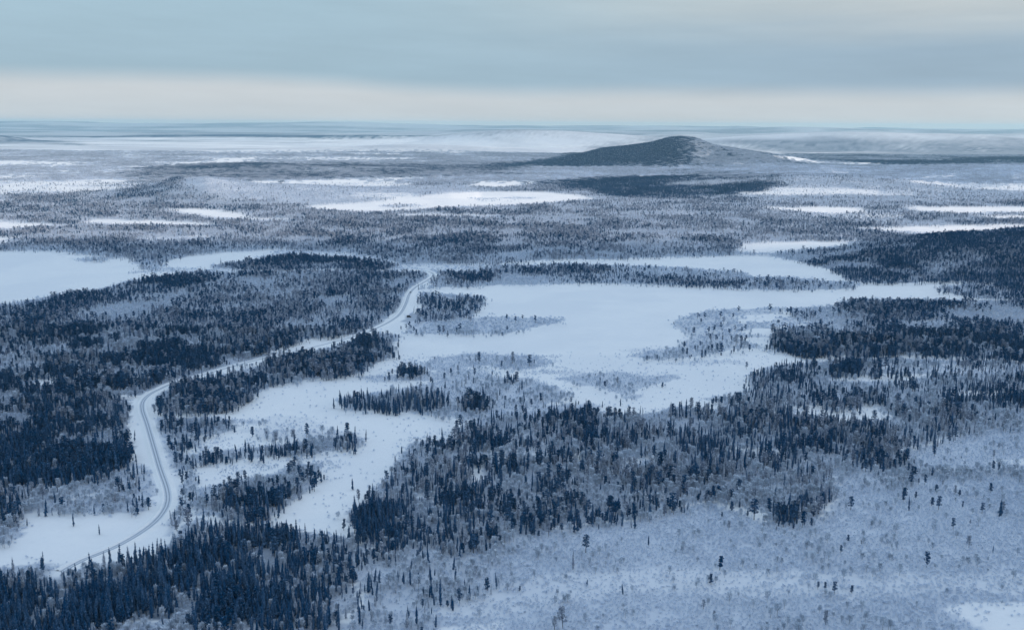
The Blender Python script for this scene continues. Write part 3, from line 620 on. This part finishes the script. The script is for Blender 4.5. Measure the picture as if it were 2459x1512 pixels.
acc = {k: [] for k in ('spruce', 'pine', 'birch', 'shrub')}   # each entry: x y z scale idx near-index zone
def scatter(x, y, near):
    sdv = 2.0 + .0022*np.hypot(x, y); xj = x+rng.normal(0, 1, x.size)*sdv; yj = y+rng.normal(0, 1, x.size)*sdv*1.5
    c = sample(xj, yj, up=5.5); c0 = sample(xj, yj); c[2] = c0[2]; c[5] = np.where(c[5] > 0, c[5], c0[5]); h = height(x, y); h, rd_ = set_height_road(x, y, h)
    clump = fbm(x, y, 38 if near else 110, 91, 4); gap = fbm(x, y, 160, 97, 3)
    small = fbm(x, y, 14 if near else 40, 131, 3)
    pc = c[0]*np.clip(.25 + 3.2*(clump-.35) + 1.2*(small-.5), 0, 1.6)*(.75+.5*gap)
    pb = c[1]*np.clip(.35 + 2.2*(.62-clump) + 1.0*(small-.45), .1, 1.3)
    ps = c[2]*np.clip(.62 + 1.6*(small-.4), .15, 1.1)
    vx, vy = ground_at(982, 762); near_van = (np.abs(x-vx-(y-vy)*.02) < 16) & (y > vy-75) & (y < vy+22)
    tri = (np.hypot((x-ground_at(948, 788)[0])/13, (y-ground_at(948, 788)[1])/42) < 1)
    rd2 = np.minimum(path_dist(x, y+16, road), path_dist(x, y+32, road))
    free = ~near_van & ~tri & ((rd2 > 9) | (rng.random(x.size) < .30)) & (rd_ > 8) & ((rd_ > 13) | (rng.random(x.size) < .25))
    dens = .62 if near else .85
    strk = sstep(.52, .66, fbm(x*.6, y*1.3, 150, 171, 4))*(c[2] > .02)*(c[2] < .5)
    ps = ps + strk*.85*np.clip(.3+2.4*(small-.35), 0, 1)
    r = rng.random(x.size)
    con = free & (r < pc*dens)
    bir = free & ~con & (rng.random(x.size) < pb*dens*.62)
    shr = ~tri & ~near_van & (rd_ > 8) & ~con & ~bir & (rng.random(x.size) < ps*(.92 if near else .7)*np.where(free, 1, .35))
    sp = rng.random(x.size) < np.clip(c[3] + (fbm(x, y, 60, 151, 2)-.5)*1.0, .02, .98)
    fro = rng.random(x.size) < c[4]*(.7+.6*gap) + (fbm(x, y, 95, 181, 3)-.5)*.9 + .03
    for kind, m, n0, nf in (('spruce', con & sp, 6, 4), ('pine', con & ~sp, 4, 3), ('birch', bir, 4, 0), ('shrub', shr, 4, 0)):
        k = int(m.sum()); ri = rng.random(k); f = fro[m]
        if kind == 'shrub': ix = (ri*4).astype(int) if near else 4+(ri*2).astype(int)
        elif kind == 'birch': ix = (ri*4).astype(int) if near else 4+(ri*2).astype(int)
        elif near: ix = np.where(f, n0 + (ri*nf).astype(int), (ri*n0).astype(int))
        else: ix = n0+nf + np.where(f, 2 + (ri*2).astype(int), (ri*2).astype(int))
        s = rng.normal(1, .20, k).clip(.45, 1.45)*(.8+.4*vnoise(x[m]/90, y[m]/90, 7))
        if kind in ('spruce', 'pine'): s *= np.where(rng.random(k) < .22, .55, 1)
        acc[kind].append(np.stack([x[m], y[m], h[m], s, ix, c[5][m]], -1))
x, y = cells(330, 900, 2.5); scatter(x, y, True)
x, y = cells(900, 1500, 2.9); scatter(x, y, True)
x, y = cells(1500, 3500, 5.0, .66); scatter(x, y, False)
x, y = cells(3500, 5400, 6.2, .64); scatter(x, y, False)
A = {k: np.concatenate(v) for k, v in acc.items()}

# ------------------------------------------------------------------ single trees
def thing(name, label, cat, group=None):
    o = bpy.data.objects.new(name, None); o.empty_display_size = .5; link(o)
    o['label'] = label; o['category'] = cat
    if group: o['group'] = group
    return o
PROTO = {}
def plant(kind, i, x, y, z, s, label, group):
    key = (kind, i); nm = kind + '_tree'
    if key not in PROTO:
        H, cm, tm_ = PARTS[kind][i]
        r = bpy.data.objects.new(nm, None); c = bpy.data.objects.new('crown', cm); t = bpy.data.objects.new('trunk', tm_)
        c.parent = r; t.parent = r; PROTO[key] = (r, c, t)
    r0, c0, t0 = PROTO[key]
    r = r0.copy(); c = c0.copy(); t = t0.copy()
    for q in (r, c, t): S.collection.objects.link(q)
    c.parent = r; t.parent = r
    r.location = (x, y, z); r.rotation_euler = (random.gauss(0, .04), random.gauss(0, .04), random.random()*6.283); r.scale = (s*random.uniform(.9, 1.15), s*random.uniform(.9, 1.15), s)
    r['label'] = label; r['category'] = {'spruce': 'spruce', 'pine': 'pine', 'birch': 'birch'}[kind]
    if group: r['group'] = group
    return r

LONE = [('spruce',177,1262,1.0,'small dark spruce alone on the white bog inside the road bend, farther left of two'),
 ('spruce',239,1281,.95,'small dark spruce alone on the white bog inside the road bend, nearer the road'),
 ('pine',322,1202,.75,'left one of two dark pines in the scrub left of the lowest road bend'),
 ('pine',334,1202,.7,'right one of two dark pines in the scrub left of the lowest road bend'),
 ('pine',438,1192,.8,'lone dark pine just right of the lowest road bend'),
 ('pine',465,1192,.75,'dark pine between the lone roadside pine and the oval copse'),
 ('spruce',494,1184,.7,'small spruce at the left tip of the oval copse'),
 ('pine',766,1152,1.0,'larger of two pines on the white bog beyond the oval copse'),
 ('pine',778,1153,.7,'smaller of two pines on the white bog beyond the oval copse'),
 ('spruce',682,1230,.9,'rightmost of three dark spruces at the lower right end of the oval copse'),
 ('spruce',671,1229,.9,'middle one of three dark spruces at the lower right end of the oval copse'),
 ('spruce',655,1227,.8,'leftmost of three dark spruces at the lower right end of the oval copse'),
 ('spruce',227,1236,.8,'small spruce where the pale scrub meets the white bog inside the road bend'),
 ('spruce',65,1263,.75,'thin spruce at the left corner of the white bog by the road'),
 ('spruce',134,1213,1.0,'tall dark spruce in the pale scrub at the top left of the white bog'),
 ('spruce',1490,974,1.2,'tallest lone spruce on the white bog above the broad tree band'),
 ('pine',1371,970,.8,'round dark pine on the edge of the white bog above the tree band'),
 ('pine',1389,971,.6,'small round pine beside the round dark pine above the tree band'),
 ('spruce',1446,978,.8,'small spruce on the bog left of the tallest lone spruce'),
 ('spruce',1417,974,1.0,'slender spruce between the two round pines and the tallest lone spruce'),
 ('pine',1213,970,1.0,'lone round pine right of the dark copse in the middle of the bog'),
 ('spruce',1169,976,.9,'short spruce directly right of the dark copse in the middle of the bog'),
 ('pine',1182,901,.7,'small round pine above the scrubby bog island'),
 ('spruce',1084,901,.9,'small spruce on the white strip above the bog island'),
 ('pine',942,901,.8,'small pine left of the small dark copse on the bog'),
 ('spruce',862,911,1.0,'small spruce at the left end of the long grey scrub strip'),
 ('spruce',1137,884,.8,'small spruce at the lower edge of the long scrubby island'),
 ('pine',956,834,1.1,'lone dark pine on the lake shore right of the roadside wood'),
 ('spruce',1026,899,1.0,'small spruce right of the small dark copse on the bog'),
 ('spruce',956,846,.8,'short spruce on the shore just below the lone dark pine'),
 ('spruce',847,1174,1.0,'dark spruce at the left end of the scrub point on the white bog'),
 ('pine',943,1170,.9,'pale pine on the scrub point above the spruce stand'),
 ('pine',1174,1195,1.25,'large dark pine at the near edge of the broad tree band'),
 ('pine',1026,1207,1.2,'tall dark pine standing above the spruce stand at the bog end'),
 ('spruce',1496,1424,.85,'lone dark spruce in the pale scrub at the bottom centre right'),
 ('pine',1248,1417,.6,'small dark pine in the pale scrub at the bottom centre'),
 ('pine',1964,1412,.6,'leftmost of four small pines in a row in the lower right scrub'),
 ('pine',1981,1413,.7,'second from left of four small pines in the lower right scrub'),
 ('pine',2003,1424,.85,'widest of four small pines in a row in the lower right scrub'),
 ('pine',2045,1421,.8,'rightmost of four small pines in a row in the lower right scrub'),
 ('pine',2019,1326,.7,'small pine in the lower right scrub, lower of a pair'),
 ('pine',2036,1299,.75,'small pine in the lower right scrub, upper of a pair'),
 ('birch',1970,1318,1.0,'grey birch left of the pair of small pines in the lower right scrub'),
 ('pine',2358,1231,.85,'dark pine alone near the right edge in the pale scrub'),
 ('pine',2237,1212,1.1,'largest lone pine in the pale scrub on the right'),
 ('pine',2169,1204,.85,'dark pine left of the largest lone pine on the right'),
 ('pine',2199,1195,.8,'greyish pine just above and left of the largest lone pine on the right'),
 ('pine',2043,1224,1.15,'big dark pine alone right of the group of round pines'),
 ('pine',2304,1189,.8,'small greyish pine above the right-hand lone pines'),
 ('pine',2384,1130,1.0,'left one of two dark pines near the right edge of the scrub'),
 ('pine',2398,1133,.9,'right one of two dark pines near the right edge of the scrub'),
 ('spruce',1855,921,1.35,'tall pointed spruce rising above the left end of the right-hand scattered trees'),
 ('pine',1792,886,.9,'small pine on the bog at the left end of the right-hand scattered trees'),
 ('spruce',1557,1306,1.0,'thin grey spruce in the pale scrub below the broad tree band'),
 ('pine',1293,1288,.8,'small dark pine just below the near edge of the broad tree band'),
 ('pine',1795,1239,.6,'small pine in the scrub left of the group of round pines'),
 ('pine',1734,1240,.6,'small pine in the scrub below the broad tree band on the right'),
 ('spruce',1409,1404,.55,'tiny spruce left of the lone dark spruce in the bottom scrub'),
 ('pine',847,1403,1.35,'large round dark pine in pale birches right of the tall spruces'),
 ('spruce',1006,1396,1.3,'tallest narrow spruce standing alone in the thin birch wood'),
 ('spruce',1035,1395,1.15,'narrow spruce right of the tallest one in the thin birch wood'),
 ('spruce',970,1400,1.05,'narrow spruce left of the tallest one in the thin birch wood'),
 ('spruce',1093,1392,.9,'dark broken spruce at the right side of the thin birch wood'),
 ('spruce',2080,892,.9,'small dark spruce on the pale strip right of the dense dark clump'),
 ('spruce',2114,895,1.0,'dark spruce on the pale strip, middle one of a spaced row at right'),
 ('spruce',2152,896,.9,'dark spruce on the pale strip, right one of a spaced row at right'),
 ('pine',2210,893,.85,'small pine on the pale strip near the right edge'),
 ('pine',963,792,.7,'small dark tree beside the open snow left of the parked vehicle')]
n_single = {'spruce': 0, 'pine': 0, 'birch': 0}
lone_xy = []
for kind, u, v, s, lab in LONE:
    s = s*.85; gx_, gy_ = ground_at(u, v, 1.0)
    hz = float(set_height_road(np.array([gx_]), np.array([gy_]), height(np.array([gx_]), np.array([gy_])))[0][0])
    plant(kind, n_single[kind] % NV[kind], gx_, gy_, hz-.05, s, lab, None); n_single[kind] += 1; lone_xy.append((gx_, gy_))
LX = np.array(lone_xy)

WORD = {'spruce': ('tall slender dark spruce', 'middling narrow dark spruce', 'short young dark spruce'),
        'pine': ('large round-crowned dark pine', 'middling round-crowned dark pine', 'small bushy dark pine'),
        'birch': ('large pale rime-covered birch', 'middling pale rime-covered birch', 'low bushy rime-covered birch')}
LIMS = {'spruce': (1.05, .75), 'pine': (1.05, .75), 'birch': (1.08, .88)}
def where(zone, u, v):
    third = 'left' if u < 820 else ('centre' if u < 1640 else 'right')
    if zone in ('', 'far'): zone = 'scrubby ground'
    return 'in the ' + zone, third
for kind in ('spruce', 'pine', 'birch'):
    a = A[kind]
    if len(LX):
        for q in LX: a = a[np.hypot(a[:, 0]-q[0], a[:, 1]-q[1]) > 4.0]
    u, v = project(a[:, 0], a[:, 1], a[:, 2]+5)
    n0 = NV[kind]
    ok = (u > 8) & (u < 2451) & (v > 0) & (v < 1508) & (a[:, 4] < n0)
    want = 318 - n_single[kind] if kind == 'spruce' else 300 - n_single[kind]
    if kind == 'birch': want = 290
    size = a[:, 3]*np.array([PARTS[kind][int(i)][0] if i < n0 else 1 for i in a[:, 4]])/np.hypot(a[:, 0], a[:, 1])
    order = np.argsort(-np.where(ok, size, -1))[:want]
    for j in order:
        zx = zones[int(a[j, 5])]; wz, third = where(zx, u[j], v[j])
        w = WORD[kind][0 if a[j, 3] > LIMS[kind][0] else (1 if a[j, 3] > LIMS[kind][1] else 2)]
        lab = w + ' ' + wz
        plant(kind, int(a[j, 4]), a[j, 0], a[j, 1], a[j, 2]-.05, float(a[j, 3]), lab, kind + ' trees ' + wz)
    keep = np.ones(len(a), bool); keep[order] = False
    A[kind] = a[keep]

# ------------------------------------------------------------------ masses nobody could count
def mass(name, pts, rot, scl, idx, col, label):
    me = bpy.data.meshes.new(name); me.vertices.add(len(pts)); me.vertices.foreach_set('co', np.asarray(pts, np.float32).ravel())
    for nm, ty, key, dat in (('rot', 'FLOAT_VECTOR', 'vector', rot), ('scl', 'FLOAT_VECTOR', 'vector', scl), ('idx', 'INT', 'value', idx)):
        at = me.attributes.new(nm, ty, 'POINT'); at.data.foreach_set(key, np.asarray(dat, np.int32 if ty == 'INT' else np.float32).ravel())
    o = link(bpy.data.objects.new(name, me)); o['kind'] = 'stuff'; o['label'] = label
    g = bpy.data.node_groups.new(name, 'GeometryNodeTree')
    g.interface.new_socket('Geometry', in_out='INPUT', socket_type='NodeSocketGeometry'); g.interface.new_socket('Geometry', in_out='OUTPUT', socket_type='NodeSocketGeometry')
    gi = g.nodes.new('NodeGroupInput'); go = g.nodes.new('NodeGroupOutput'); ip = g.nodes.new('GeometryNodeInstanceOnPoints'); ci = g.nodes.new('GeometryNodeCollectionInfo')
    ci.inputs['Collection'].default_value = col; ci.inputs['Separate Children'].default_value = True; ci.inputs['Reset Children'].default_value = True
    def attr(nm, ty):
        n = g.nodes.new('GeometryNodeInputNamedAttribute'); n.data_type = ty; n.inputs[0].default_value = nm; return [q for q in n.outputs if q.enabled and q.name == 'Attribute'][0]
    g.links.new(gi.outputs[0], ip.inputs['Points']); g.links.new(ci.outputs[0], ip.inputs['Instance']); ip.inputs['Pick Instance'].default_value = True
    g.links.new(attr('idx', 'INT'), ip.inputs['Instance Index'])
    er = g.nodes.new('FunctionNodeEulerToRotation'); g.links.new(attr('rot', 'FLOAT_VECTOR'), er.inputs[0]); g.links.new(er.outputs[0], ip.inputs['Rotation'])
    g.links.new(attr('scl', 'FLOAT_VECTOR'), ip.inputs['Scale']); g.links.new(ip.outputs[0], go.inputs[0])
    md = o.modifiers.new('grow', 'NODES'); md.node_group = g
    return o
def grow(name, a, col, label):
    n = len(a); rot = np.zeros((n, 3)); rot[:, 2] = rng.random(n)*6.283; rot[:, 0] = rng.normal(0, .05, n); rot[:, 1] = rng.normal(0, .05, n)
    w = a[:, 3]*rng.uniform(.85, 1.2, n)
    mass(name, a[:, :3] - np.array([0, 0, .05]), rot, np.stack([w, w, a[:, 3]], -1), a[:, 4], col, label)
grow('spruce_forest', A['spruce'], pool('spruce_pool', SP), 'dark and rimed spruces massed across the snowy lowland')
grow('pine_forest', A['pine'], pool('pine_pool', PI_), 'round-crowned pines massed across the snowy lowland')
grow('birch_forest', A['birch'], pool('birch_pool', BI), 'pale rime-covered birches massed across the snowy lowland')
grow('birch_scrub', A['shrub'], pool('scrub_pool', SH), 'low frosted birch scrub covering the bogs and clearings')
# distant woodland in pieces
x, y = cells(5400, 11500, 24, .66)
c = sample(x+rng.normal(0, 70, x.size), y+rng.normal(0, 110, x.size)); h = height(x, y)
tex = fbm(x, y, 260, 111, 4)
tot = np.clip(c[0] + c[1] + .25*c[2], 0, 1.6)
keep = rng.random(x.size) < tot*np.clip(.15 + 2.6*(tex-.25), .12, 1.2)
dk_ = c[0]*(1-c[4])/(tot+.05) + (tex-.5)*.5 + rng.normal(0, .10, x.size)
ix = np.where(dk_ > .55, rng.integers(0, 2, x.size), np.where(dk_ > .28, rng.integers(2, 5, x.size), np.where(dk_ > .06, rng.integers(5, 8, x.size), rng.integers(8, 10, x.size))))
a = np.stack([x, y, h, rng.uniform(.75, 1.1, x.size), ix, 0*x], -1)[keep]
grow('distant_forest', a, pool('grove_pool', GR), 'far grey and dark woodland on the low hills and around the fell')
print('COUNTS', {k: len(v) for k, v in A.items()}, 'groves', len(a))

# ------------------------------------------------------------------ vehicles by the road
def box(t, x0, x1, y0, y1, z0, z1, m=0, tx=0, ty=0):
    """box, its top drawn in by TX, TY"""
    i = len(t.v); t.v += [(x0,y0,z0),(x1,y0,z0),(x1,y1,z0),(x0,y1,z0),(x0+tx,y0+ty,z1),(x1-tx,y0+ty,z1),(x1-tx,y1-ty,z1),(x0+tx,y1-ty,z1)]
    for q in ((0,3,2,1),(4,5,6,7),(0,1,5,4),(1,2,6,5),(2,3,7,6),(3,0,4,7)):
        t.f += [(i+q[0],i+q[1],i+q[2]),(i+q[0],i+q[2],i+q[3])]; t.m += [m, m]
def solid(name, col, rough=.5, metal=0):
    m, b, p, o = newmat(name); geo = b.n('ShaderNodeNewGeometry')
    b.put(p.inputs['Base Color'], b.mix(b.noise(geo.outputs['Position'], 2.0, 3), tuple(c*.85 for c in col), tuple(min(1, c*1.15) for c in col)))
    p.inputs['Roughness'].default_value = rough; p.inputs['Metallic'].default_value = metal; return m
paintm = solid('dark_vehicle_paint', (.008,.009,.012), .9); glassm = solid('dark_window_glass', (.02,.03,.04), .1); tyrem = solid('tyre_rubber', (.015,.015,.016), .9); rimm = solid('wheel_metal', (.3,.3,.32), .4, .8); lampm = solid('lamp_lens', (.6,.6,.55), .2)
def wheel_mesh(r, w):
    t = TM(); i = len(t.v); n = 20
    for yq in (-w/2, w/2):
        for k in range(n): a = 2*math.pi*k/n; t.v.append((r*math.cos(a), yq, r*math.sin(a)))
    t.v += [(0,-w/2,0),(0,w/2,0)]
    for k in range(n):
        q = (k+1) % n; t.f += [(k,q,n+q),(k,n+q,n+k),(2*n,q,k),(2*n+1,n+k,n+q)]; t.m += [0]*4
    return t
def vehicle(name, label, cat, u, v, rz, L_, Wd, Ht, long_roof):
    gx_, gy_ = ground_at(u, v); r = thing(name, label, cat); r.location = (gx_, gy_, .36); r.rotation_euler = (0, 0, rz)
    def part(nm, t, mt, par=None, loc=(0,0,0)):
        o = link(bpy.data.objects.new(nm, t.mesh(nm, [mt]))); o.parent = par or r; o.location = loc; return o
    t = TM(); box(t, -L_/2, L_/2, -Wd/2, Wd/2, .45, Ht*.55, 0, .08, .06)
    box(t, -L_/2+.15, L_/2*(.45 if long_roof else .25), -Wd/2+.12, Wd/2-.12, Ht*.55, Ht, 0, .35, .12); part('body', t, paintm)
    for sgn in (-1, 1):
        t = TM(); box(t, -L_/2+.7, L_/2*.2, sgn*(Wd/2-.145)-.02, sgn*(Wd/2-.145)+.02, Ht*.6, Ht*.86, 0, .15, 0); part('side_window', t, glassm)
        t = TM(); box(t, L_/2-.06, L_/2+.02, sgn*Wd*.33-.17, sgn*Wd*.33+.17, .8, 1.0); part('headlight', t, lampm)
        for xw in (-L_*.32, L_*.32):
            w = part('wheel', wheel_mesh(.42, .26), tyrem, None, (xw, sgn*(Wd/2-.1), .42))
            tt = wheel_mesh(.24, .28); part('rim', tt, rimm, w)
vehicle('parked_van', 'dark long vehicle parked on the snowy clearing right of the road', 'van', 982, 762, .05, 7.6, 2.6, 3.0, True)
vehicle('car', 'small dark car on the road beyond the parked vehicle', 'car', 986, 703, 1.25, 4.4, 1.8, 1.6, False)

# ------------------------------------------------------------------ cloud deck added out of view at right to shade the near land
def deck():
    nx_, ny_ = 90, 90; xs = np.linspace(1700, 11000, nx_); ys_ = np.linspace(-3500, 3350, ny_)
    X, Y = np.meshgrid(xs, ys_)
    ex = np.minimum(np.minimum((X-1700)/900, (11000-X)/900), np.minimum((Y+3500)/900, (3350 + 500*(fbm(X, X*0, 1400, 8, 2)-.5) - Y)/1500)); ex = np.clip(ex, 0, 1)
    th = 20 + 170*np.sqrt(ex)*(.5+fbm(X, Y, 700, 12, 4)); lo_ = 1120 - th*.25; up_ = 1120 + th*.75
    Yw = Y + (fbm(X, Y, 1200, 15, 3)-.5)*500
    v = np.concatenate([np.stack([X, Yw, lo_], -1).reshape(-1, 3), np.stack([X, Yw, up_], -1).reshape(-1, 3)])
    i = np.arange(nx_*ny_).reshape(ny_, nx_); n = nx_*ny_
    q = lambda A_, B_, C_, D_: np.stack([A_, B_, C_, D_], -1).reshape(-1, 4)
    f = [q(i[:-1,:-1], i[1:,:-1], i[1:,1:], i[:-1,1:]), q(i[:-1,:-1], i[:-1,1:], i[1:,1:], i[1:,:-1])+n]
    for e in (i[0], i[-1], i[:, 0], i[:, -1]): f.append(q(e[:-1], e[1:], e[1:]+n, e[:-1]+n))
    m = bpy.data.materials.new('cloud'); m.use_nodes = True; m.node_tree.nodes.clear(); b = NB(m.node_tree)
    o_ = b.n('ShaderNodeOutputMaterial'); tr = b.n('ShaderNodeBsdfTransparent'); tl = b.n('ShaderNodeBsdfTranslucent'); tl.inputs[0].default_value = (.92,.94,.97,1)
    geo = b.n('ShaderNodeNewGeometry'); n_ = b.noise(geo.outputs['Position'], .0011, 5, .6)
    mx = b.n('ShaderNodeMixShader'); b.put(mx.inputs[0], b.m('ADD', .45, b.m('MULTIPLY', b.sm(n_, .30, .50), .45))); b.put(mx.inputs[1], tr.outputs[0]); b.put(mx.inputs[2], tl.outputs[0]); b.put(o_.inputs[0], mx.outputs[0])
    me = mesh_np('shade_clouds', v, np.concatenate(f), [m]); me.polygons.foreach_set('use_smooth', np.ones(len(me.polygons), bool))
    o = link(bpy.data.objects.new('shade_clouds', me)); o['kind'] = 'stuff'; o['label'] = 'unseen low cloud deck added to shade the near land'
deck()

# ------------------------------------------------------------------ haze
t = TM(); box(t, -95000, 95000, -5000, 58500, -1.5, 470)
me = t.mesh('haze', []); hz_ = link(bpy.data.objects.new('haze', me)); hz_['kind'] = 'stuff'; hz_['label'] = 'thin pale blue winter air over the land'
m = bpy.data.materials.new('haze'); m.use_nodes = True; m.node_tree.nodes.clear(); b = NB(m.node_tree)
o_ = b.n('ShaderNodeOutputMaterial'); pv = b.n('ShaderNodeVolumePrincipled'); pv.inputs['Color'].default_value = (.43,.71,.84,1)
pv.inputs['Density'].default_value = 1.9e-5; pv.inputs['Anisotropy'].default_value = .2; b.put(o_.inputs['Volume'], pv.outputs[0]); me.materials.append(m)
